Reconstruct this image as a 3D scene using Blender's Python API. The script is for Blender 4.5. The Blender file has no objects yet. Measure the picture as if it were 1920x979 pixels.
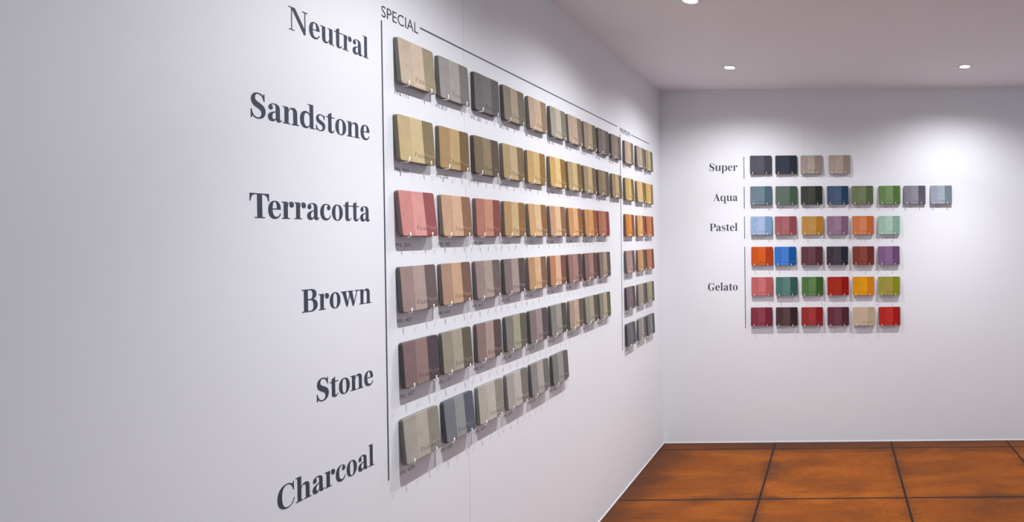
import bpy, bmesh, math, random
from mathutils import Matrix, Vector
from mathutils.geometry import tessellate_polygon

random.seed(7)
SC = bpy.context.scene
COL = SC.collection

# ------------------------------------------------------------------ camera
EYE = 1.5                      # camera height
WALL_X = -1.2547               # left wall
WALL_Y = 4.4841                # back wall
CEIL = 2.5529
ROOM_R, ROOM_REAR = 3.4, -1.3

cd = bpy.data.cameras.new('camera')
cam = bpy.data.objects.new('camera', cd)
COL.objects.link(cam)
F_PX, PX, PY, ROLL, PITCH = 1162.64, 1565.6, 452.4, 0.0089, 0.0097
cr, sr, cp, sp = math.cos(ROLL), math.sin(ROLL), math.cos(PITCH), math.sin(PITCH)
xc, yc, zc = Vector((1, 0, 0)), Vector((0, cp, -sp)), Vector((0, sp, cp))
right, up = cr * xc - sr * zc, sr * xc + cr * zc
m = Matrix.Identity(4)
for i in range(3):
    m[i][0], m[i][1], m[i][2] = right[i], up[i], -yc[i]
m.translation = (0, 0, EYE)
cam.matrix_world = m
cd.sensor_fit = 'HORIZONTAL'
cd.sensor_width = 36
cd.lens = F_PX / 1920 * 36
cd.shift_x = -(PX - 960) / 1920
cd.shift_y = -(489.5 - PY) / 1920
cd.clip_start = 0.02
SC.camera = cam

# ------------------------------------------------------------------ light and exposure
LAMP_W = 61.5                  # each recessed downlight
LAMP_ANGLE, LAMP_BLEND = 156, 1.0
BEAM_CORE, BEAM_SIDE = 1.75, 0.78
LAMP_RGB = (0.955, 0.965, 1.0)
LAMPS = [(-0.635, 2.770), (-0.647, 3.874), (0.824, 3.899), (-0.640, 1.667), (2.294, 3.90)]  # the last lamp is unseen, added for the room lighting
world = bpy.data.worlds.new('room_daylight')
SC.world = world
world.use_nodes = True
bg = world.node_tree.nodes['Background']
bg.inputs[0].default_value = (0.60, 0.80, 1.0, 1)   # cool daylight from the open side behind the camera
bg.inputs[1].default_value = 1.6
vs = SC.view_settings
vs.view_transform = 'Standard'
vs.look = 'None'
vs.exposure = 0.12
vs.gamma = 1.0
vs.use_curve_mapping = False


# ------------------------------------------------------------------ helpers
def lin(c):
    return tuple((v / 255 / 12.92) if v <= 10 else ((v / 255 + 0.055) / 1.055) ** 2.4 for v in c)


def new_obj(name, me, parent=None, mat=None):
    o = bpy.data.objects.new(name, me)
    COL.objects.link(o)
    if parent is not None:
        o.parent = parent
    if mat is not None and me is not None:
        me.materials.append(mat)
    return o


def from_bm(name, bm):
    me = bpy.data.meshes.new(name)
    bm.normal_update()
    bm.to_mesh(me)
    bm.free()
    return me


def tag(o, label=None, cat=None, group=None, kind=None):
    if label:
        o['label'] = label
    if cat:
        o['category'] = cat
    if group:
        o['group'] = group
    if kind:
        o['kind'] = kind
    return o


def bm_box(bm, lo, hi):
    vs_ = [bm.verts.new((x, y, z)) for x in (lo[0], hi[0]) for y in (lo[1], hi[1]) for z in (lo[2], hi[2])]
    for f in ((0, 1, 3, 2), (4, 6, 7, 5), (0, 4, 5, 1), (2, 3, 7, 6), (0, 2, 6, 4), (1, 5, 7, 3)):
        bm.faces.new([vs_[i] for i in f])
    bmesh.ops.recalc_face_normals(bm, faces=bm.faces)


def box(name, lo, hi, mat, bevel=0.0):
    bm = bmesh.new()
    bm_box(bm, lo, hi)
    if bevel:
        bmesh.ops.bevel(bm, geom=bm.edges[:], offset=bevel, segments=2, affect='EDGES', profile=0.5)
    return new_obj(name, from_bm(name, bm), None, mat)


def nodes_of(name):
    mt = bpy.data.materials.new(name)
    mt.use_nodes = True
    nt = mt.node_tree
    return mt, nt, nt.nodes['Principled BSDF']


def N(nt, kind, **kw):
    n = nt.nodes.new(kind)
    for k, v in kw.items():
        setattr(n, k, v)
    return n


def plain(name, rgb, rough=0.6, metal=0.0, spec=0.5):
    mt, nt, b = nodes_of(name)
    b.inputs['Base Color'].default_value = (*rgb, 1)
    b.inputs['Roughness'].default_value = rough
    b.inputs['Metallic'].default_value = metal
    b.inputs['Specular IOR Level'].default_value = spec
    return mt


# ------------------------------------------------------------------ materials
def paint(name, rgb, bump=0.05):
    mt, nt, b = nodes_of(name)
    L = nt.links.new
    tc = N(nt, 'ShaderNodeTexCoord')
    n1 = N(nt, 'ShaderNodeTexNoise')
    n1.inputs['Scale'].default_value = 3.0
    n1.inputs['Detail'].default_value = 5
    L(tc.outputs['Object'], n1.inputs['Vector'])
    rp = N(nt, 'ShaderNodeValToRGB')
    rp.color_ramp.elements[0].position, rp.color_ramp.elements[1].position = 0.3, 0.7
    rp.color_ramp.elements[0].color = (*[c * 0.985 for c in rgb], 1)
    rp.color_ramp.elements[1].color = (*rgb, 1)
    L(n1.outputs['Fac'], rp.inputs['Fac'])
    L(rp.outputs['Color'], b.inputs['Base Color'])
    n2 = N(nt, 'ShaderNodeTexNoise')
    n2.inputs['Scale'].default_value = 180
    n2.inputs['Detail'].default_value = 3
    L(tc.outputs['Object'], n2.inputs['Vector'])
    bp = N(nt, 'ShaderNodeBump')
    bp.inputs['Strength'].default_value = bump
    bp.inputs['Distance'].default_value = 0.002
    L(n2.outputs['Fac'], bp.inputs['Height'])
    L(bp.outputs['Normal'], b.inputs['Normal'])
    b.inputs['Roughness'].default_value = 0.75
    b.inputs['Specular IOR Level'].default_value = 0.25
    return mt


WALL = paint('white_wall_paint', (0.795, 0.795, 0.82))
CEILM = paint('white_ceiling_paint', (0.885, 0.915, 0.965))
BASE = plain('white_base_strip', (0.68, 0.67, 0.69), 0.6)
SEAM = plain('wall_joint_filler', (0.70, 0.69, 0.715), 0.8)
INK = plain('slate_vinyl', lin((54, 63, 77)), 0.55)
INKL = plain('grey_vinyl', lin((112, 110, 116)), 0.6)
LINEG = plain('pale_grey_vinyl', lin((150, 146, 152)), 0.6)
WIRE = plain('white_wire', (0.86, 0.85, 0.86), 0.3)
RING = plain('white_trim', (0.80, 0.79, 0.80), 0.4)


def lens_mat():
    mt, nt, b = nodes_of('lit_lamp')
    b.inputs['Base Color'].default_value = (0.9, 0.9, 0.9, 1)
    b.inputs['Emission Color'].default_value = (*LAMP_RGB, 1)
    b.inputs['Emission Strength'].default_value = 25
    return mt


LENS = lens_mat()

JX0, JX = -0.4436, 0.8358      # joints running away from the camera
JY0, JY = 4.3508, 0.8321       # joints running across


def floor_mat():
    mt, nt, b = nodes_of('stained_concrete')
    L = nt.links.new
    tc = N(nt, 'ShaderNodeTexCoord')
    sx = N(nt, 'ShaderNodeSeparateXYZ')
    L(tc.outputs['Object'], sx.inputs[0])

    def math_(op, a, bb=None, c=None):
        n = N(nt, 'ShaderNodeMath', operation=op)
        for i, v in enumerate((a, bb, c)):
            if v is None:
                continue
            if isinstance(v, (int, float)):
                n.inputs[i].default_value = v
            else:
                L(v, n.inputs[i])
        return n.outputs[0]

    # distance to the nearest joint in each direction
    def joint(axis, origin, step):
        u = math_('DIVIDE', math_('SUBTRACT', axis, origin), step)
        fr = math_('FRACT', math_('ADD', u, 100.5))
        return math_('MULTIPLY', math_('ABSOLUTE', math_('SUBTRACT', fr, 0.5)), step)
    dx = joint(sx.outputs['X'], JX0, JX)
    dy = joint(sx.outputs['Y'], JY0, JY)
    d = math_('MINIMUM', dx, dy)
    n1 = N(nt, 'ShaderNodeTexNoise')
    n1.inputs['Scale'].default_value = 2.2
    n1.inputs['Detail'].default_value = 9
    n1.inputs['Roughness'].default_value = 0.62
    n1.inputs['Distortion'].default_value = 0.4
    mp = N(nt, 'ShaderNodeMapping')
    mp.inputs['Scale'].default_value = (0.8, 2.0, 1.0)
    L(tc.outputs['Object'], mp.inputs['Vector'])
    L(mp.outputs['Vector'], n1.inputs['Vector'])
    n2 = N(nt, 'ShaderNodeTexNoise')
    n2.inputs['Scale'].default_value = 34
    n2.inputs['Detail'].default_value = 8
    n2.inputs['Roughness'].default_value = 0.7
    L(mp.outputs['Vector'], n2.inputs['Vector'])
    mixf = math_('ADD', math_('MULTIPLY', n1.outputs['Fac'], 0.62), math_('MULTIPLY', n2.outputs['Fac'], 0.38))
    rp = N(nt, 'ShaderNodeValToRGB')
    e = rp.color_ramp.elements
    e[0].position, e[0].color = 0.34, (*lin((88, 49, 24)), 1)
    e[1].position, e[1].color = 0.66, (*lin((146, 81, 25)), 1)
    k = e.new(0.5)
    k.color = (*lin((120, 63, 18)), 1)
    L(mixf, rp.inputs['Fac'])
    # the stain sits darker along slab edges
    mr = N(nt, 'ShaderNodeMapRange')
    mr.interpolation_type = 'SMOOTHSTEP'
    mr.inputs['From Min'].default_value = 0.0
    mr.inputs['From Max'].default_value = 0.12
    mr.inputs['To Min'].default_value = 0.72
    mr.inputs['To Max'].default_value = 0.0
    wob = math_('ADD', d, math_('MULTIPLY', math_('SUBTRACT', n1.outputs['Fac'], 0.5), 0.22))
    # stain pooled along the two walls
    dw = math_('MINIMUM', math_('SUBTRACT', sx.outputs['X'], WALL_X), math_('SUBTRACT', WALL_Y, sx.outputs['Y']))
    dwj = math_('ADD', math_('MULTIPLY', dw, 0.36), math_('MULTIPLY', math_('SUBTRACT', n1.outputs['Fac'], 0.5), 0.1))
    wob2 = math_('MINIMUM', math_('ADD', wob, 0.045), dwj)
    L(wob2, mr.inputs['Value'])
    mx = N(nt, 'ShaderNodeMix', data_type='RGBA')
    L(mr.outputs[0], mx.inputs[0])
    L(rp.outputs['Color'], mx.inputs[6])
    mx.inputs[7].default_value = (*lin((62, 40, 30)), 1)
    # sawn joints
    jm = math_('MAXIMUM', math_('LESS_THAN', dx, 0.0062), math_('LESS_THAN', dy, 0.0068))
    mj = N(nt, 'ShaderNodeMix', data_type='RGBA')
    L(jm, mj.inputs[0])
    L(mx.outputs[2], mj.inputs[6])
    mj.inputs[7].default_value = (*lin((40, 28, 24)), 1)
    L(mj.outputs[2], b.inputs['Base Color'])
    b.inputs['Roughness'].default_value = 0.5
    b.inputs['Specular IOR Level'].default_value = 0.06
    bp = N(nt, 'ShaderNodeBump')
    bp.inputs['Strength'].default_value = 0.15
    bp.inputs['Distance'].default_value = 0.004
    L(n2.outputs['Fac'], bp.inputs['Height'])
    L(bp.outputs['Normal'], b.inputs['Normal'])
    return mt


FLOOR = floor_mat()

# ------------------------------------------------------------------ room
T = 0.12
tag(box('floor', (WALL_X - T, ROOM_REAR, -0.1), (ROOM_R + T, WALL_Y + T, 0.0), FLOOR), kind='structure')
tag(box('ceiling', (WALL_X - T, ROOM_REAR, CEIL), (ROOM_R + T, WALL_Y + T, CEIL + 0.1), CEILM), kind='structure')
tag(box('wall_left', (WALL_X - T, ROOM_REAR, 0), (WALL_X, WALL_Y, CEIL), WALL), kind='structure')
tag(box('wall_back', (WALL_X - T, WALL_Y, 0), (ROOM_R + T, WALL_Y + T, CEIL), WALL), kind='structure')
tag(box('wall_right', (ROOM_R, ROOM_REAR, 0), (ROOM_R + T, WALL_Y, CEIL), WALL), kind='structure')
tag(box('wall_rear_light_block', (WALL_X - T, ROOM_REAR - T, 0), (0.9, ROOM_REAR, CEIL), WALL), kind='structure')  # unseen part wall, added to hold daylight off the near left wall
tag(box('baseboard_left', (WALL_X, ROOM_REAR, 0), (WALL_X + 0.004, WALL_Y, 0.007), BASE, 0.001), kind='structure')
tag(box('baseboard_back', (WALL_X + 0.004, WALL_Y - 0.004, 0), (ROOM_R, WALL_Y, 0.007), BASE, 0.001), kind='structure')
tag(box('trim_1', (WALL_X, 2.1085, 0.012), (WALL_X + 0.0005, 2.1115, CEIL), SEAM), kind='structure')
tag(box('trim_2', (-0.2185, WALL_Y - 0.0005, 2.06), (-0.2160, WALL_Y, CEIL), SEAM), kind='structure')


# ------------------------------------------------------------------ ceiling downlights
def lathe(profile, seg=40):
    bm = bmesh.new()
    rings = []
    for r, z in profile:
        rings.append([bm.verts.new((r * math.cos(2 * math.pi * i / seg), r * math.sin(2 * math.pi * i / seg), z)) for i in range(seg)])
    for a, b_ in zip(rings, rings[1:]):
        for i in range(seg):
            j = (i + 1) % seg
            bm.faces.new((a[i], a[j], b_[j], b_[i]))
    bmesh.ops.recalc_face_normals(bm, faces=bm.faces)
    for f in bm.faces:
        f.smooth = True
    return bm


def beam_profile(ld):
    """reflector lamp: stronger straight down than sideways (angle from the lamp's own axis)"""
    ld.use_nodes = True
    nt = ld.node_tree
    em_ = nt.nodes['Emission']
    tc = N(nt, 'ShaderNodeTexCoord')
    sx = N(nt, 'ShaderNodeSeparateXYZ')
    nt.links.new(tc.outputs['Normal'], sx.inputs[0])
    ab = N(nt, 'ShaderNodeMath', operation='ABSOLUTE')
    nt.links.new(sx.outputs['Z'], ab.inputs[0])
    mr = N(nt, 'ShaderNodeMapRange')
    mr.inputs['From Min'].default_value, mr.inputs['From Max'].default_value = 0.72, 1.0
    nt.links.new(ab.outputs[0], mr.inputs['Value'])
    pw = N(nt, 'ShaderNodeMath', operation='POWER')
    pw.inputs[1].default_value = 1.8
    nt.links.new(mr.outputs[0], pw.inputs[0])
    ma = N(nt, 'ShaderNodeMath', operation='MULTIPLY_ADD')
    ma.inputs[1].default_value, ma.inputs[2].default_value = BEAM_CORE, BEAM_SIDE
    nt.links.new(pw.outputs[0], ma.inputs[0])
    nt.links.new(ma.outputs[0], em_.inputs['Strength'])


ring_me = from_bm('trim_ring', lathe([(0.030, 0.0), (0.030, -0.004), (0.040, -0.0045), (0.046, -0.0025), (0.047, 0.0)]))
ring_me.materials.append(RING)
bm = lathe([(0.0001, -0.0048), (0.014, -0.0045), (0.024, -0.0036), (0.0299, -0.002), (0.0299, 0.0)])
lens_me = from_bm('lamp_lens', bm)
lens_me.materials.append(LENS)
LAMP_TEXT = {
    0: 'recessed round ceiling downlight cut off by the top edge, above the sample wall',
    1: 'recessed round ceiling downlight nearest the corner of the two walls',
    2: 'recessed round ceiling downlight on the right, above the right end of the back wall',
}
for i, (lx, ly) in enumerate(LAMPS):
    r = bpy.data.objects.new('ceiling_downlight', None)
    COL.objects.link(r)
    r.location = (lx, ly, CEIL)
    r.empty_display_size = 0.05
    tag(r, LAMP_TEXT.get(i, 'unseen recessed round ceiling downlight outside the picture'), 'ceiling light', 'recessed ceiling downlights')
    new_obj('trim_ring', ring_me, r)
    new_obj('lamp_lens', lens_me, r)
    ld = bpy.data.lights.new('lamp_beam', 'SPOT')
    ld.energy = LAMP_W
    ld.color = LAMP_RGB
    ld.spot_size = math.radians(LAMP_ANGLE)
    ld.spot_blend = LAMP_BLEND
    ld.shadow_soft_size = 0.016
    beam_profile(ld)
    lo = new_obj('lamp_beam', ld, r)
    lo.location = (0, 0, -0.032)

# ------------------------------------------------------------------ lettering
GLYPH = {
    'N': (800, ['M118 690L118 20L147 20L147 690Z', 'M30 0L236 0L236 26L30 26Z', 'M20 682L268 682L268 708L20 708Z',
                'M112 700L262 708L672 118L672 -14L612 -14Z', 'M644 60L672 60L672 690L644 690Z', 'M556 682L764 682L764 708L556 708Z']),
    'T': (690, ['M268 20L428 20L428 690L268 690Z', 'M180 0L516 0L516 26L180 26Z', 'M30 682L660 682L660 708L30 708Z',
                'M30 708L30 490L54 490C62 610 110 676 215 684L215 708Z', 'M660 708L660 490L636 490C628 610 580 676 475 684L475 708Z']),
    'B': (690, ['M100 10L250 10L250 700L100 700Z', 'M25 0L260 0L260 26L25 26Z', 'M25 682L260 682L260 708L25 708Z',
                'M240 708L380 708C510 708 605 655 605 545C605 440 520 385 400 378L240 378ZM250 680L350 680C420 680 450 640 450 545C450 445 420 398 350 398L250 398Z',
                'M240 398L400 396C550 390 645 320 645 200C645 70 545 0 390 0L240 0ZM250 370L360 370C450 370 485 310 485 200C485 85 450 28 360 28L250 28Z']),
    'P': (650, ['M100 10L250 10L250 700L100 700Z', 'M25 0L350 0L350 26L25 26Z', 'M25 682L260 682L260 708L25 708Z',
                'M240 708L380 708C530 708 625 640 625 510C625 375 520 310 380 310L240 310ZM250 680L350 680C430 680 465 625 465 510C465 390 430 338 350 338L250 338Z']),
    'C': (700, ['M640 722L618 722L590 640C545 695 475 724 400 724C180 724 40 575 40 350C40 130 170 -16 385 -16C530 -16 640 70 660 220L636 224C610 85 520 14 415 14C270 14 200 130 200 355C200 580 270 694 410 694C510 694 600 600 622 460L645 460Z']),
    'G': (740, ['M640 722L618 722L590 640C545 695 475 724 400 724C180 724 40 575 40 350C40 130 170 -16 385 -16C480 -16 560 15 625 70L625 130L500 130C500 50 470 14 415 14C270 14 200 130 200 355C200 580 270 694 410 694C510 694 600 600 622 460L645 460Z',
                'M480 80L625 70L625 285L480 285Z', 'M400 264L705 264L705 290L400 290Z']),
    'A': (750, ['M95 20L128 20L378 690L346 700Z', 'M500 20L665 20L385 724L365 724L297 530Z', 'M180 225L470 225L470 253L180 253Z',
                'M15 0L240 0L240 26L15 26Z', 'M420 0L740 0L740 26L420 26Z']),
    'S': (570, ['M499 722L476 722L455 655C420 700 362 728 290 728C152 728 58 644 58 516C58 395 140 340 256 291C348 252 394 222 394 146C394 62 335 14 258 14C165 14 96 92 72 232L46 232L46 -16L72 -16L96 62C132 8 196 -22 278 -22C428 -22 528 70 528 212C528 340 442 396 320 447C232 484 186 512 186 576C186 648 230 694 296 694C386 694 452 624 474 500L499 500Z']),
    'a': (540, ['M452 360C452 470 385 524 270 524C165 524 70 480 62 400C60 355 90 325 135 325C180 325 208 355 208 395C208 430 190 455 160 470C185 490 215 497 245 497C290 497 312 470 312 400L312 100C312 20 350 -14 415 -14C470 -14 505 15 520 70L500 76C494 50 485 42 475 42C458 42 452 58 452 90Z',
                'M330 300L330 272C240 262 185 220 185 140C185 80 205 55 238 55C275 55 310 90 318 150L330 130C310 40 255 -14 180 -14C95 -14 40 35 40 115C40 220 150 270 330 300Z']),
    'c': (490, ['M440 160L463 150C440 50 370 -14 265 -14C115 -14 28 95 28 250C28 415 125 524 275 524C385 524 455 475 455 400C455 352 425 325 383 325C340 325 312 352 312 392C312 432 335 458 368 468C350 488 320 498 285 498C205 498 174 410 174 265C174 110 220 48 310 48C370 48 415 85 440 160Z']),
    'd': (615, ['M335 734L400 734L400 0L608 0L608 26L542 26L542 760L335 760Z',
                'M410 400C385 480 330 524 255 524C115 524 28 410 28 250C28 90 110 -14 240 -14C330 -14 385 40 410 130L410 170C395 90 350 46 295 46C215 46 174 120 174 255C174 400 215 470 295 470C350 470 395 430 410 350Z']),
    'e': (490, ['M460 265C462 430 385 524 256 524C115 524 28 410 28 252C28 90 110 -14 252 -14C365 -14 435 50 462 140L438 148C412 85 365 48 305 48C215 48 175 130 172 265ZM174 293L328 293C330 420 305 498 254 498C200 498 176 410 174 293Z']),
    'h': (625, ['M12 0L285 0L285 26L220 26L220 760L12 760L12 734L78 734L78 26L12 26Z',
                'M214 390L220 330C225 420 270 470 325 470C375 470 398 440 398 370L398 26L335 26L335 0L605 0L605 26L540 26L540 360C540 470 490 524 395 524C300 524 240 470 214 390Z']),
    'l': (310, ['M15 760L226 760L226 26L295 26L295 0L15 0L15 26L84 26L84 734L15 734Z']),
    'n': (625, ['M12 0L285 0L285 26L220 26L220 514L12 514L12 488L78 488L78 26L12 26Z',
                'M214 390L220 330C225 420 270 470 325 470C375 470 398 440 398 370L398 26L335 26L335 0L605 0L605 26L540 26L540 360C540 470 490 524 395 524C300 524 240 470 214 390Z']),
    'o': (530, ['M265 524C410 524 502 415 502 255C502 95 410 -14 265 -14C120 -14 28 95 28 255C28 415 120 524 265 524ZM265 498C330 498 356 420 356 255C356 90 330 12 265 12C200 12 174 90 174 255C174 420 200 498 265 498Z']),
    'p': (615, ['M12 514L220 514L220 -214L295 -214L295 -240L12 -240L12 -214L78 -214L78 488L12 488Z',
                'M205 400C230 480 285 524 360 524C500 524 587 410 587 250C587 90 505 -14 375 -14C285 -14 230 40 205 130L205 170C220 90 265 46 320 46C400 46 441 120 441 255C441 400 400 470 320 470C265 470 220 430 205 350Z']),
    'q': (615, ['M542 524L542 -214L608 -214L608 -240L325 -240L325 -214L400 -214L400 420C450 440 515 490 542 524Z',
                'M410 400C385 480 330 524 255 524C115 524 28 410 28 250C28 90 110 -14 240 -14C330 -14 385 40 410 130L410 170C395 90 350 46 295 46C215 46 174 120 174 255C174 400 215 470 295 470C350 470 395 430 410 350Z']),
    'r': (455, ['M12 514L220 514L220 26L300 26L300 0L12 0L12 26L78 26L78 488L12 488Z',
                'M205 330L220 330C225 430 265 495 320 495C300 470 290 450 290 425C290 375 325 345 370 345C415 345 448 378 448 428C448 485 405 524 350 524C280 524 235 470 214 400Z']),
    's': (450, ['M390 522L372 522L355 470C330 505 280 526 225 526C120 526 45 465 45 372C45 285 110 245 200 210C270 182 305 160 305 105C305 50 265 12 205 12C130 12 80 70 62 165L40 165L40 -12L60 -12L76 45C105 5 155 -16 218 -16C335 -16 412 50 412 152C412 245 345 285 250 322C180 350 145 370 145 415C145 465 180 498 232 498C300 498 350 450 368 360L390 360Z']),
    't': (370, ['M232 660L232 100C232 60 245 42 275 42C305 42 325 65 340 105L362 97C340 20 290 -14 220 -14C130 -14 90 30 90 110L90 600C140 605 190 625 232 660Z', 'M10 486L362 486L362 514L10 514Z']),
    'u': (615, ['M12 514L222 514L222 150C222 80 240 46 288 46C350 46 396 110 404 200L418 190C400 60 330 -14 235 -14C130 -14 80 45 80 150L80 488L12 488Z',
                'M330 514L538 514L538 26L605 26L605 0L396 0L396 488L330 488Z']),
    'w': (850, ['M62 500L216 500L322 110L292 -14L250 -14Z', 'M268 -14L298 -14L440 430L418 470Z', 'M362 500L516 500L622 110L592 -14L550 -14Z',
                'M568 -14L598 -14L776 500L746 500Z', 'M5 488L275 488L275 514L5 514Z', 'M320 488L575 488L575 514L320 514Z', 'M665 488L840 488L840 514L665 514Z']),
}


def parse(path, seg=9):
    import re
    polys, cur, pen = [], [], None
    for cmd, args in re.findall(r'([MLCZ])([^MLCZ]*)', path):
        a = [float(v) for v in args.split()]
        if cmd == 'M':
            cur = [(a[0], a[1])]
        elif cmd == 'L':
            cur.append((a[0], a[1]))
        elif cmd == 'C':
            p0 = cur[-1]
            p1, p2, p3 = a[0:2], a[2:4], a[4:6]
            for i in range(1, seg + 1):
                t = i / seg
                u = 1 - t
                cur.append(tuple(u ** 3 * p0[k] + 3 * u * u * t * p1[k] + 3 * u * t * t * p2[k] + t ** 3 * p3[k] for k in (0, 1)))
        elif cmd == 'Z':
            if math.dist(cur[0], cur[-1]) < 1e-3:
                cur.pop()
            polys.append(cur)
    return polys


def serif_word(text, width, cap):
    """mesh in local x (reading direction), z (up), front = -y; baseline at z = 0, right end at x = 0"""
    kern = {('T', 'e'): -85, ('P', 'a'): -40, ('A', 'q'): -30}
    comps, x = [], 0
    for i, ch in enumerate(text):
        if i:
            x += kern.get((text[i - 1], ch), 0)
        adv, paths = GLYPH[ch]
        for k, p in enumerate(paths):
            comps.append((x, k, parse(p)))
        x += adv
    xs = [x0 + q[0] for x0, _, polys in comps for poly in polys for q in poly]
    x_lo, x_hi = min(xs), max(xs)
    fx, fz = width / (x_hi - x_lo), cap / 708
    bm = bmesh.new()
    for x0, k, polys in comps:
        depth = 0.0006 + 0.00006 * k
        loops = [[Vector(((x0 + q[0] - x_hi) * fx, q[1] * fz, 0)) for q in poly] for poly in polys]
        flat = [v for lp in loops for v in lp]
        front = [bm.verts.new((v.x, -depth, v.y)) for v in flat]
        for tri in tessellate_polygon(loops):
            try:
                f = bm.faces.new([front[i] for i in tri])
            except ValueError:
                continue
            f.normal_update()
            if f.normal.y > 0:
                f.normal_flip()
        base = 0
        for lp in loops:
            back = [bm.verts.new((v.x, 0, v.y)) for v in lp]
            n = len(lp)
            for i in range(n):
                j = (i + 1) % n
                bm.faces.new((front[base + i], front[base + j], back[j], back[i]))
            base += n
    return from_bm('wall_lettering', bm)


def on_left(o, y, z, n=0.0):
    o.location = (WALL_X + n, y, z)
    o.rotation_euler = (0, 0, math.pi / 2)


def on_back(o, x, z, n=0.0):
    o.location = (x, WALL_Y - n, z)


CAP = 0.0535
LEFT_WORDS = [('Neutral', 1.434, 1.678, 1.987), ('Sandstone', 1.337, 1.677, 1.767), ('Terracotta', 1.331, 1.674, 1.549),
              ('Brown', 1.457, 1.673, 1.329), ('Stone', 1.494, 1.676, 1.108), ('Charcoal', 1.384, 1.675, 0.890)]
for w, y0, y1, z in LEFT_WORDS:
    o = new_obj('wall_lettering', serif_word(w, y1 - y0, CAP), None, INK)
    on_left(o, y1, z)
    tag(o, 'dark serif word reading %s on the left wall' % w, 'lettering', 'row names on the left wall')
BACK_WORDS = [('Super', -0.903, -0.700, 1.972), ('Aqua', -0.878, -0.701, 1.754), ('Pastel', -0.904, -0.703, 1.538), ('Gelato', -0.922, -0.707, 1.107)]
for w, x0, x1, z in BACK_WORDS:
    o = new_obj('wall_lettering', serif_word(w, x1 - x0, CAP), None, INK)
    on_back(o, x1, z)
    tag(o, 'black serif word reading %s on the back wall' % w, 'lettering', 'row names on the back wall')

# sans lettering uses the built-in font; every text becomes a mesh after one update
PENDING = []


def sans(text, width, cap, thin=0.0, depth=0.0005):
    cu = bpy.data.curves.new('text', 'FONT')
    cu.body = text
    cu.size = 1
    cu.fill_mode = 'FRONT'
    cu.resolution_u = 3
    cu.offset = -thin
    o = bpy.data.objects.new('text', cu)
    COL.objects.link(o)
    rec = [o, text, width, cap, depth, None]
    PENDING.append(rec)
    return rec


def flush():
    bpy.context.view_layer.update()
    dg = bpy.context.evaluated_depsgraph_get()
    for rec in PENDING:
        o, text, width, cap, depth, _ = rec
        me = bpy.data.meshes.new_from_object(o.evaluated_get(dg))
        xs = [v.co.x for v in me.vertices]
        lo, hi = min(xs), max(xs)
        caph = 0.729
        for v in me.vertices:
            x, y = v.co.x, v.co.y
            v.co = ((x - lo) * width / (hi - lo), -depth, y * cap / caph)
        me.materials.clear()
        me.name = 'lettering'
        bm = bmesh.new()
        bm.from_mesh(me)
        edges = [e for e in bm.edges if e.is_boundary]
        g = bmesh.ops.extrude_edge_only(bm, edges=edges)
        for v in g['geom']:
            if isinstance(v, bmesh.types.BMVert):
                v.co.y = 0
        bm.to_mesh(me)
        bm.free()
        rec[5] = me
        cu = o.data
        bpy.data.objects.remove(o)
        bpy.data.curves.remove(cu)
    PENDING.clear()


H_SPECIAL = sans('SPECIAL', 0.152, 0.0335, 0.004)
H_PREMIUM = sans('PREMIUM', 0.172, 0.029, 0.0)
EMBOSS = sans('PateFloor', 0.090, 0.0165, 0.006, 0.0006)

# ------------------------------------------------------------------ sample tiles
TW, TH, TT = 0.155, 0.1325, 0.0125     # width, height, thickness
PITCH_Y = 0.1862


def tile_mesh():
    bm = bmesh.new()
    rad, seg = 0.007, 4
    pts = []
    for cx, cz, a0 in ((TW / 2 - rad, TH - rad, 0), (-TW / 2 + rad, TH - rad, 90), (-TW / 2 + rad, rad, 180), (TW / 2 - rad, rad, 270)):
        for i in range(seg + 1):
            a = math.radians(a0 + 90 * i / seg)
            pts.append((cx + rad * math.cos(a), cz + rad * math.sin(a)))
    n = len(pts)
    layers = []
    for inset, y in ((0.0, 0.0), (0.0, -(TT - 0.0012)), (0.0004, -(TT - 0.0004)), (0.0012, -TT)):
        ring = []
        for x, z in pts:
            dx = x * (1 - inset / (TW / 2))
            dz = TH / 2 + (z - TH / 2) * (1 - inset / (TH / 2))
            ring.append(bm.verts.new((dx, y, dz)))
        layers.append(ring)
    for a, b_ in zip(layers, layers[1:]):
        for i in range(n):
            j = (i + 1) % n
            bm.faces.new((a[i], a[j], b_[j], b_[i]))
    bm.faces.new(layers[-1])
    bm.faces.new(list(reversed(layers[0])))
    bmesh.ops.recalc_face_normals(bm, faces=bm.faces)
    return from_bm('sample_tile', bm)


TILE = tile_mesh()


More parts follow.
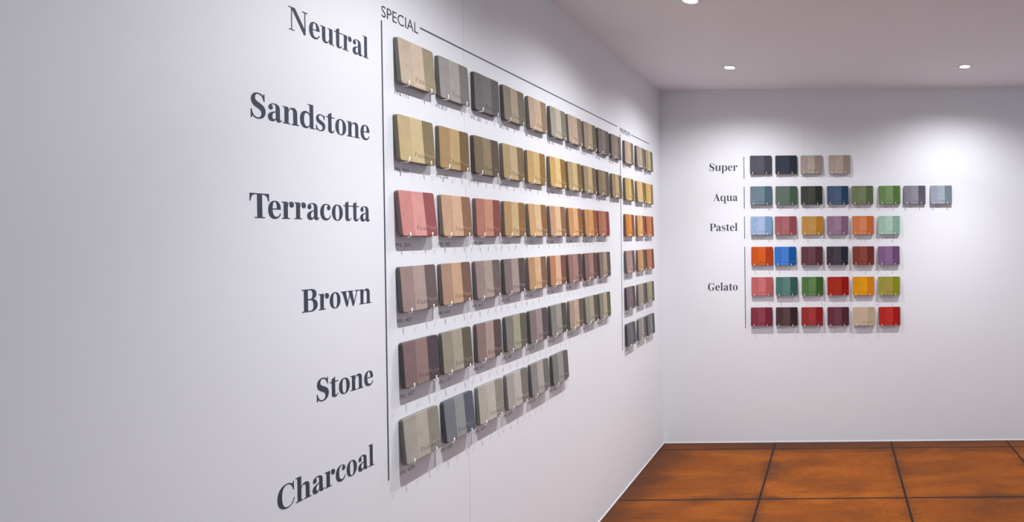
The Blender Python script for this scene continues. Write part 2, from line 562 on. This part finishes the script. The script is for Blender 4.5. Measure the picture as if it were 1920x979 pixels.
def tile_material(name, cols, k):
    mt, nt, b = nodes_of(name)
    L = nt.links.new
    tc = N(nt, 'ShaderNodeTexCoord')
    sx = N(nt, 'ShaderNodeSeparateXYZ')
    L(tc.outputs['Object'], sx.inputs[0])
    mr = N(nt, 'ShaderNodeMapRange')
    mr.inputs['From Min'].default_value = -TW / 2
    mr.inputs['From Max'].default_value = TW / 2
    L(sx.outputs['X'], mr.inputs['Value'])
    rp = N(nt, 'ShaderNodeValToRGB')
    rp.color_ramp.interpolation = 'CONSTANT'
    e = rp.color_ramp.elements
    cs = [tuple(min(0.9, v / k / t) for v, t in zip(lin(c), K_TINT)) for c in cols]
    e[0].position, e[0].color = 0.0, (*cs[0], 1)
    e[1].position, e[1].color = 0.665, (*cs[2], 1)
    q = e.new(0.335)
    q.color = (*cs[1], 1)
    L(mr.outputs[0], rp.inputs['Fac'])
    # cement mottling and fine grain
    n1 = N(nt, 'ShaderNodeTexNoise')
    n1.inputs['Scale'].default_value = 34
    n1.inputs['Detail'].default_value = 8
    n1.inputs['Roughness'].default_value = 0.65
    mp = N(nt, 'ShaderNodeMapping')
    mp.inputs['Location'].default_value = (random.uniform(-5, 5), random.uniform(-5, 5), 0)
    L(tc.outputs['Object'], mp.inputs['Vector'])
    L(mp.outputs['Vector'], n1.inputs['Vector'])
    m2 = N(nt, 'ShaderNodeMapRange')
    m2.inputs['From Min'].default_value, m2.inputs['From Max'].default_value = 0.3, 0.7
    m2.inputs['To Min'].default_value, m2.inputs['To Max'].default_value = 0.91, 1.09
    L(n1.outputs['Fac'], m2.inputs['Value'])
    mx = N(nt, 'ShaderNodeVectorMath', operation='SCALE')
    L(rp.outputs['Color'], mx.inputs[0])
    L(m2.outputs[0], mx.inputs['Scale'])
    # cut edges are raw greyer cement, with some side shade painted into the colour
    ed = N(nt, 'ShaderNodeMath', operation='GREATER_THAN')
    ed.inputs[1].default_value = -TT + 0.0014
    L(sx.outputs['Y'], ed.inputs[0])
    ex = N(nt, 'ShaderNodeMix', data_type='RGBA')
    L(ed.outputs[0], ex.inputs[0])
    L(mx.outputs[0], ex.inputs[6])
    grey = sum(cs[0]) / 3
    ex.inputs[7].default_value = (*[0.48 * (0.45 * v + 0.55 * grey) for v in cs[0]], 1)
    L(ex.outputs[2], b.inputs['Base Color'])
    b.inputs['Roughness'].default_value = 0.6
    b.inputs['Specular IOR Level'].default_value = 0.2
    bp = N(nt, 'ShaderNodeBump')
    bp.inputs['Strength'].default_value = 0.12
    bp.inputs['Distance'].default_value = 0.001
    L(n1.outputs['Fac'], bp.inputs['Height'])
    L(bp.outputs['Normal'], b.inputs['Normal'])
    return mt


def stamp_material():
    mt, nt, b = nodes_of('stamped_cement')
    oi = N(nt, 'ShaderNodeObjectInfo')
    nt.links.new(oi.outputs['Color'], b.inputs['Base Color'])
    b.inputs['Roughness'].default_value = 0.7
    return mt


STAMP = stamp_material()


def hook_mesh():
    """wire peg out of the wall with an upturned tip; local front = -y, wall at y = 0, wire axis at z = 0"""
    r, reach, tip, br = 0.0016, 0.0300, 0.0150, 0.004
    path = [(0, 0.0, 0.0), (0, -reach + br, -0.0002)]
    for i in range(1, 5):
        a = math.radians(90 * i / 4)
        path.append((0, -reach + br - br * math.sin(a), br - br * math.cos(a)))
    path.append((0, -reach - 0.0006, tip))
    bm = bmesh.new()
    seg, prev = 8, None
    for i, p in enumerate(path):
        p = Vector(p)
        t = (Vector(path[min(i + 1, len(path) - 1)]) - Vector(path[max(i - 1, 0)])).normalized()
        u = Vector((1, 0, 0))
        v = t.cross(u)
        ring = [bm.verts.new(p + r * (math.cos(2 * math.pi * s / seg) * u + math.sin(2 * math.pi * s / seg) * v)) for s in range(seg)]
        if prev:
            for s in range(seg):
                q = (s + 1) % seg
                bm.faces.new((prev[s], prev[q], ring[q], ring[s]))
        else:
            bm.faces.new(ring)
        prev = ring
    bm.faces.new(prev)
    bmesh.ops.recalc_face_normals(bm, faces=bm.faces)
    for f in bm.faces:
        f.smooth = True
    me = from_bm('wall_hook', bm)
    me.materials.append(WIRE)
    return me


HOOK = hook_mesh()
ORD = ['first', 'second', 'third', 'fourth', 'fifth', 'sixth', 'seventh', 'eighth', 'ninth', 'tenth']
ROW_Z = [2.0775, 1.8565, 1.6395, 1.4205, 1.2015, 0.9825]
ROW_L = ['Neutral', 'Sandstone', 'Terracotta', 'Brown', 'Stone', 'Charcoal']

# measured left edge of every tile along the left wall, then its three tones as they look, and how far its foot leans out (mm)
LEFT = [
    [(1.772, '112', 'sandy beige', (196,178,160), (205,187,165), (160,146,124), 9), (1.954, '137', 'light grey', (160,155,152), (172,167,162), (125,120,116), 5),
     (2.146, '153', 'dark warm grey', (118,112,112), (124,119,118), (98,95,96), 3), (2.331, '134', 'olive grey and tan', (140,128,115), (172,156,138), (112,108,90), 6),
     (2.522, '115', 'pinkish beige', (190,165,145), (200,178,152), (150,126,100), 7), (2.715, '136', 'pale greenish grey', (165,158,145), (190,182,165), (130,124,105), 6),
     (2.895, '118', 'light tan', (180,160,142), (190,170,148), (130,114,100), 6), (3.079, '124', 'khaki beige', (160,142,122), (180,160,132), (110,100,82), 4),
     (3.264, '152', 'dark taupe', (118,108,104), (135,124,116), (100,93,88), 3), (3.456, '155', 'taupe grey', (140,126,116), (152,138,124), (105,97,92), 3)],
    [(1.766, '202', 'straw yellow', (200,178,135), (212,192,150), (140,124,92), 7), (1.952, '208', 'mustard tan', (178,150,108), (200,172,122), (126,102,70), 2),
     (2.138, '231', 'dull olive brown', (128,112,90), (150,132,108), (98,85,68), 5), (2.323, '212', 'wheat tan', (180,158,118), (200,178,140), (128,108,78), 5),
     (2.508, '205', 'golden ochre', (200,165,112), (215,185,130), (150,115,62), 3), (2.704, '206', 'bright honey yellow', (205,170,105), (228,198,140), (150,112,55), 6),
     (2.889, '204', 'pale straw', (185,160,115), (210,185,135), (125,105,68), 5), (3.071, '213', 'khaki straw', (165,142,108), (195,172,135), (120,102,75), 5),
     (3.257, '232', 'greyish olive', (130,115,92), (148,132,105), (100,88,72), 4), (3.460, '215', 'sandy khaki', (160,140,108), (195,172,130), (115,100,78), 5)],
    [(1.766, '301', 'rose red', (205,140,135), (222,158,152), (155,88,92), 11), (1.957, '305', 'peach brown', (205,168,140), (222,184,155), (152,112,90), 7),
     (2.146, '307', 'brick salmon', (190,130,115), (212,155,128), (145,85,78), 3), (2.328, '312', 'camel', (190,155,112), (215,185,140), (150,112,72), 3),
     (2.512, '315', 'warm sand', (205,165,120), (222,190,145), (140,102,68), 7), (2.699, '316', 'pinkish sand', (195,155,125), (225,190,150), (145,105,72), 6),
     (2.889, '318', 'orange tan', (205,150,100), (225,180,130), (150,98,62), 5), (3.077, '320', 'amber orange', (205,145,90), (215,160,105), (155,92,55), 6),
     (3.252, '323', 'terracotta brown', (175,110,85), (190,125,98), (130,72,55), 5)],
    [(1.768, '403', 'mauve taupe', (160,138,134), (178,158,152), (112,96,96), 7), (1.952, '410', 'light brown', (178,145,125), (205,170,140), (125,98,84), 6),
     (2.138, '411', 'greyish mauve', (158,138,136), (178,162,152), (115,102,98), 6), (2.322, '416', 'dark mauve grey', (135,118,118), (170,155,150), (90,78,80), 5),
     (2.506, '412', 'tan brown', (185,148,112), (215,180,140), (130,98,76), 5), (2.696, '415', 'salmon brown', (185,130,98), (220,180,150), (125,82,68), 4),
     (2.882, '407', 'plum brown', (150,112,105), (168,132,122), (100,76,76), 5), (3.073, '408', 'dusky plum', (140,105,100), (165,130,118), (98,72,70), 4),
     (3.262, '409', 'greyish brown', (135,115,105), (170,152,136), (95,82,78), 4)],
    [(1.774, '507', 'dark plum grey', (130,108,108), (148,124,120), (84,72,80), 6), (1.950, '515', 'greenish grey', (150,142,128), (168,160,142), (100,94,80), 6),
     (2.140, '511', 'rosy taupe', (140,118,114), (172,150,142), (94,78,76), 4), (2.328, '508', 'stone grey and olive', (128,124,116), (165,160,140), (98,96,86), 5),
     (2.510, '512', 'violet grey', (130,115,115), (155,140,138), (88,76,80), 5), (2.697, '513', 'green grey', (132,130,124), (155,152,140), (80,78,76), 5),
     (2.888, '505', 'pale rose beige', (168,145,132), (188,168,150), (105,88,80), 4), (3.072, '516', 'sage grey', (145,140,125), (165,158,140), (90,85,78), 5),
     (3.257, '517', 'olive beige', (135,130,112), (170,162,138), (98,92,72), 4)],
    [(1.770, '609', 'pale concrete grey', (160,154,146), (170,164,155), (136,130,122), 9), (1.955, '607', 'bluish slate', (112,115,122), (140,142,144), (86,90,100), 9),
     (2.142, '612', 'light putty grey', (170,164,156), (182,176,168), (138,132,124), 7), (2.328, '613', 'pale grey', (160,155,150), (180,175,168), (118,112,106), 7),
     (2.514, '610', 'mid grey', (135,130,126), (165,160,154), (108,105,104), 7), (2.706, '608', 'darker mid grey', (120,117,115), (145,142,138), (95,92,92), 6)],
]
PREM = [
    [('161', 'rosy beige', (180,158,148), (195,172,150), (125,105,80)), ('162', 'greyish beige', (170,150,140), (185,165,145), (120,110,98)), ('163', 'khaki cream', (165,148,120), (195,178,140), (120,108,88))],
    [('261', 'dark gold', (195,165,105), (215,182,115), (125,100,55)), ('262', 'peach gold', (215,175,125), (225,190,135), (140,110,70)), ('263', 'bright gold', (215,175,105), (225,190,125), (150,120,75))],
    [('361', 'deep amber', (200,125,55), (215,145,70), (140,75,40)), ('362', 'light amber', (215,160,95), (220,175,115), (140,75,45)), ('363', 'burnt orange', (195,115,75), (205,130,90), (150,80,55))],
    [('461', 'dusty mauve', (165,135,125), (170,140,130), (100,80,76)), ('462', 'golden brown', (180,140,95), (195,155,105), (110,82,65)), ('463', 'rust brown', (175,110,80), (185,120,90), (120,72,58))],
    [('561', 'dark violet grey', (115,100,105), (120,105,108), (80,72,76)), ('562', 'pinkish grey', (155,140,130), (165,150,138), (95,85,80)), ('563', 'olive grey', (150,142,118), (165,155,130), (100,92,78))],
    [('661', 'dark slate', (95,96,104), (105,106,112), (74,76,84)), ('662', 'warm pale grey', (140,134,130), (158,152,145), (95,90,90)), ('663', 'steel grey', (105,105,108), (130,130,128), (78,78,84))],
]
PREM_Y = [3.679, 3.897, 4.081]
BACK = [
    ('Super', 0, 'top row beside the word Super', [(-0.608, 'Raven', 'charcoal grey', (70,68,80), (74,72,84), (52,52,62)), (-0.425, 'SuperBlack', 'blue black', (42,46,60), (44,50,64), (28,34,46)),
        (-0.243, 'SuperWhite', 'greyish beige', (150,138,128), (162,150,138), (132,120,110)), (-0.040, 'SuperWhite Plus', 'light beige', (160,146,134), (170,155,142), (140,128,116))]),
    ('Aqua', 1, 'row beside the word Aqua', [(-0.607, '701', 'grey teal', (108,122,134), (106,128,138), (72,96,112)), (-0.426, '702', 'forest green', (92,108,98), (94,112,100), (60,86,66)),
        (-0.243, '703', 'near black green', (62,64,60), (68,70,64), (36,38,38)), (-0.055, '704', 'navy blue', (72,88,116), (76,96,124), (34,62,92)),
        (0.123, '705', 'olive green', (110,122,88), (118,128,96), (82,98,62)), (0.318, '706', 'leaf green', (104,134,82), (120,148,100), (78,114,52)),
        (0.500, '707', 'violet grey', (128,126,136), (142,140,150), (86,84,96)), (0.690, '708', 'pale steel blue', (148,158,172), (160,170,182), (112,126,138))]),
    ('Pastel', 2, 'row beside the word Pastel', [(-0.607, 'Bluebell', 'sky blue', (140,165,195), (155,175,205), (110,145,180)), (-0.432, 'Blush', 'dusty rose', (150,88,92), (160,98,100), (130,64,70)),
        (-0.239, 'Buttercup', 'mustard yellow', (178,134,70), (184,142,78), (170,118,36)), (-0.058, 'Lavender', 'mauve', (140,112,132), (150,122,142), (120,90,112)),
        (0.126, 'Melon', 'soft orange', (198,118,72), (206,130,86), (188,96,48)), (0.313, 'Peppermint', 'mint green', (152,184,168), (166,196,180), (130,164,148))]),
    ('Gelato', 3, 'first of the three rows beside Gelato', [(-0.605, 'Papaya', 'vivid orange', (196,82,22), (206,92,30), (168,56,6)), (-0.437, 'Blueberry', 'bright blue', (56,112,190), (66,122,200), (2,80,152)),
        (-0.245, 'Blackberry', 'plum purple', (96,56,66), (104,64,74), (80,38,50)), (-0.061, 'Liquorice', 'black violet', (62,52,62), (74,62,72), (32,34,48)),
        (0.126, 'Cinnamon', 'rust brown', (124,58,46), (138,70,58), (104,40,28)), (0.310, 'Grape', 'violet purple', (124,92,132), (136,104,144), (104,70,104))]),
    ('Gelato', 4, 'middle of the three rows beside Gelato', [(-0.606, 'Guava', 'salmon pink', (180,96,98), (190,106,108), (166,84,80)), (-0.429, 'Spearmint', 'teal green', (70,106,100), (84,120,112), (38,78,72)),
        (-0.243, 'Apple', 'grass green', (76,110,62), (92,124,76), (50,86,32)), (-0.058, 'Cherry', 'scarlet red', (152,36,20), (160,40,20), (136,4,4)),
        (0.125, 'Pineapple', 'golden yellow', (206,140,4), (214,148,10), (200,118,10)), (0.310, 'Pistachio', 'lime olive', (146,140,56), (154,140,66), (124,128,8))]),
    ('Gelato', 5, 'last of the three rows beside Gelato', [(-0.612, 'Plum', 'crimson purple', (120,48,60), (134,60,72), (102,30,46)), (-0.431, 'Mocha', 'dark chocolate brown', (70,48,50), (84,62,62), (48,24,26)),
        (-0.247, 'Rhubarb', 'brick red', (140,44,42), (150,54,52), (124,20,20)), (-0.059, 'Fig', 'wine purple', (94,44,56), (106,56,68), (74,30,40)),
        (0.127, 'Vanilla', 'cream beige', (184,162,140), (188,166,144), (170,152,126)), (0.311, 'Raspberry', 'bright red', (168,36,28), (180,46,34), (150,16,16))]),
]
# light each row stands in, as a white card there would read
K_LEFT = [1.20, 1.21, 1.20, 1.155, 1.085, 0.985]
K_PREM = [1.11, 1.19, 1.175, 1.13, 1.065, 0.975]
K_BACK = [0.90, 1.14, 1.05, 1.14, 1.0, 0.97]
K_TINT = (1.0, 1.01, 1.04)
JOBS = []


def add_sample(wall, edge, z_top, code, tone, cols, foot, place, short, group, code_w):
    """one tile, its two hooks and its printed code"""
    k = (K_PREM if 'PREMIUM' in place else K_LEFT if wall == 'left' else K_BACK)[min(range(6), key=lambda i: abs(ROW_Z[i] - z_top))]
    g = (foot + 1.5) / 1000
    th = math.asin(g / TH)
    mid = edge + TW / 2
    z0 = z_top - TH * math.cos(th)
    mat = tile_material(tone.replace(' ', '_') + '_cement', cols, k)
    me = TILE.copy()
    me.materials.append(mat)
    o = new_obj('sample_tile', me)
    put = on_left if wall == 'left' else on_back
    put(o, mid, z0, g + 0.0012)
    o.rotation_euler.x = -th
    o.rotation_euler.y = random.uniform(-0.004, 0.004)
    tag(o, '%s concrete tile, %s' % (tone, place), 'sample tile', group)
    dark = [min(0.9, v / k * 0.66) for v in lin(cols[1])]
    JOBS.append((o, dark))
    for side, fr in (('left', 0.15), ('right', 0.79)):
        h = new_obj('wall_hook', HOOK)
        put(h, edge + TW * fr, z0 - 0.0024)
        h.rotation_euler.y = random.uniform(-0.16, 0.16) - (0.10 if side == 'right' else 0)
        tag(h, 'white hook under the %s end of the %s' % (side, short), 'hook', 'wire hooks on the %s wall' % wall)
    rec = sans('PFL ' + code, code_w, 0.0125 if wall == 'left' else 0.0105, 0.012)
    return rec, edge + 0.004, z0, short, code, wall


CODES = []
for r, row in enumerate(LEFT):
    for c, (y, code, tone, a, b_, d, foot) in enumerate(row):
        place = '%s in the %s row under SPECIAL' % (ORD[c], ROW_L[r])
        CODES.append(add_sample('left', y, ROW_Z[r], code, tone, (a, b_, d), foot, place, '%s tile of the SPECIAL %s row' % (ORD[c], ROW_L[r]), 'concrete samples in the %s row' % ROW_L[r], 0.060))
for r, row in enumerate(PREM):
    for c, (code, tone, a, b_, d) in enumerate(row):
        place = '%s in the %s row under PREMIUM' % (ORD[c], ROW_L[r])
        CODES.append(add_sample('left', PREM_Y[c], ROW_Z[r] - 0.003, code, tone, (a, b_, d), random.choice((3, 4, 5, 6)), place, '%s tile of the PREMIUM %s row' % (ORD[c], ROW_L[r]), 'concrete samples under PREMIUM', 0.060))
for name, r, where, row in BACK:
    for c, (x, code, tone, a, b_, d) in enumerate(row):
        place = '%s in the %s' % (ORD[c], where)
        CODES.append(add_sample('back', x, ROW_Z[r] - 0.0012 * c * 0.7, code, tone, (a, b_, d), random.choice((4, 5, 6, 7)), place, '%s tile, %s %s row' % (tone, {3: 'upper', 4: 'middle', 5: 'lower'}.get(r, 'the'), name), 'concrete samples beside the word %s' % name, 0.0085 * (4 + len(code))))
flush()

# printed code under each tile
for rec, edge, z0, short, code, wall in CODES:
    o = new_obj('code_lettering', rec[5], None, INKL)
    if wall == 'left':
        on_left(o, edge, z0 - 0.0305)
    else:
        on_back(o, edge, z0 - 0.0235)
    tag(o, 'small grey code printed below the %s' % short, 'lettering', 'printed codes on the %s wall' % wall)

# name pressed into the lower right of every tile
em = EMBOSS[5]
em.materials.append(STAMP)
for o, dark in JOBS:
    s = new_obj('stamped_lettering', em, o)
    s.location = (-0.0155, -TT + 0.0002, 0.0180)
    s.color = (*dark, 1)

# headings and rules
o = new_obj('wall_lettering', H_SPECIAL[5], None, INK)
on_left(o, 1.729, 2.1195)
tag(o, 'large slate capitals reading SPECIAL at the top of the left wall', 'lettering')
o = new_obj('wall_lettering', H_PREMIUM[5], None, INK)
on_left(o, 3.640, 2.1155)
tag(o, 'small slate capitals reading PREMIUM near the corner', 'lettering')


def rule(name, lo, hi, mat, label, group):
    tag(box(name, lo, hi, mat), label, 'line', group)


D = 0.0008
GL, GB = 'ruled lines on the left wall', 'ruled lines on the back wall'
rule('ruled_line', (WALL_X, 1.7262, 0.825), (WALL_X + D, 1.7302, 2.108), INK, 'tall dark vertical line right of the six row names', GL)
rule('ruled_line', (WALL_X, 1.890, 2.1385), (WALL_X + D, 3.596, 2.1428), INK, 'long dark horizontal line running on from the word SPECIAL', GL)
rule('ruled_line', (WALL_X, 3.838, 2.1290), (WALL_X + D, 4.210, 2.1333), INK, 'short dark horizontal line after the word PREMIUM', GL)
rule('ruled_line', (WALL_X, 3.634, 0.833), (WALL_X + D, 3.645, 2.104), LINEG, 'thin pale grey vertical line left of the PREMIUM tiles', GL)
for nm, z0, z1 in (('Super', 1.912, 2.072), ('Aqua', 1.697, 1.855), ('Pastel', 1.480, 1.641), ('Gelato', 0.831, 1.423)):
    rule('ruled_line', (-0.6555, WALL_Y - D, z0), (-0.6505, WALL_Y, z1), INK, 'thin black vertical line right of the word ' + nm, GB)
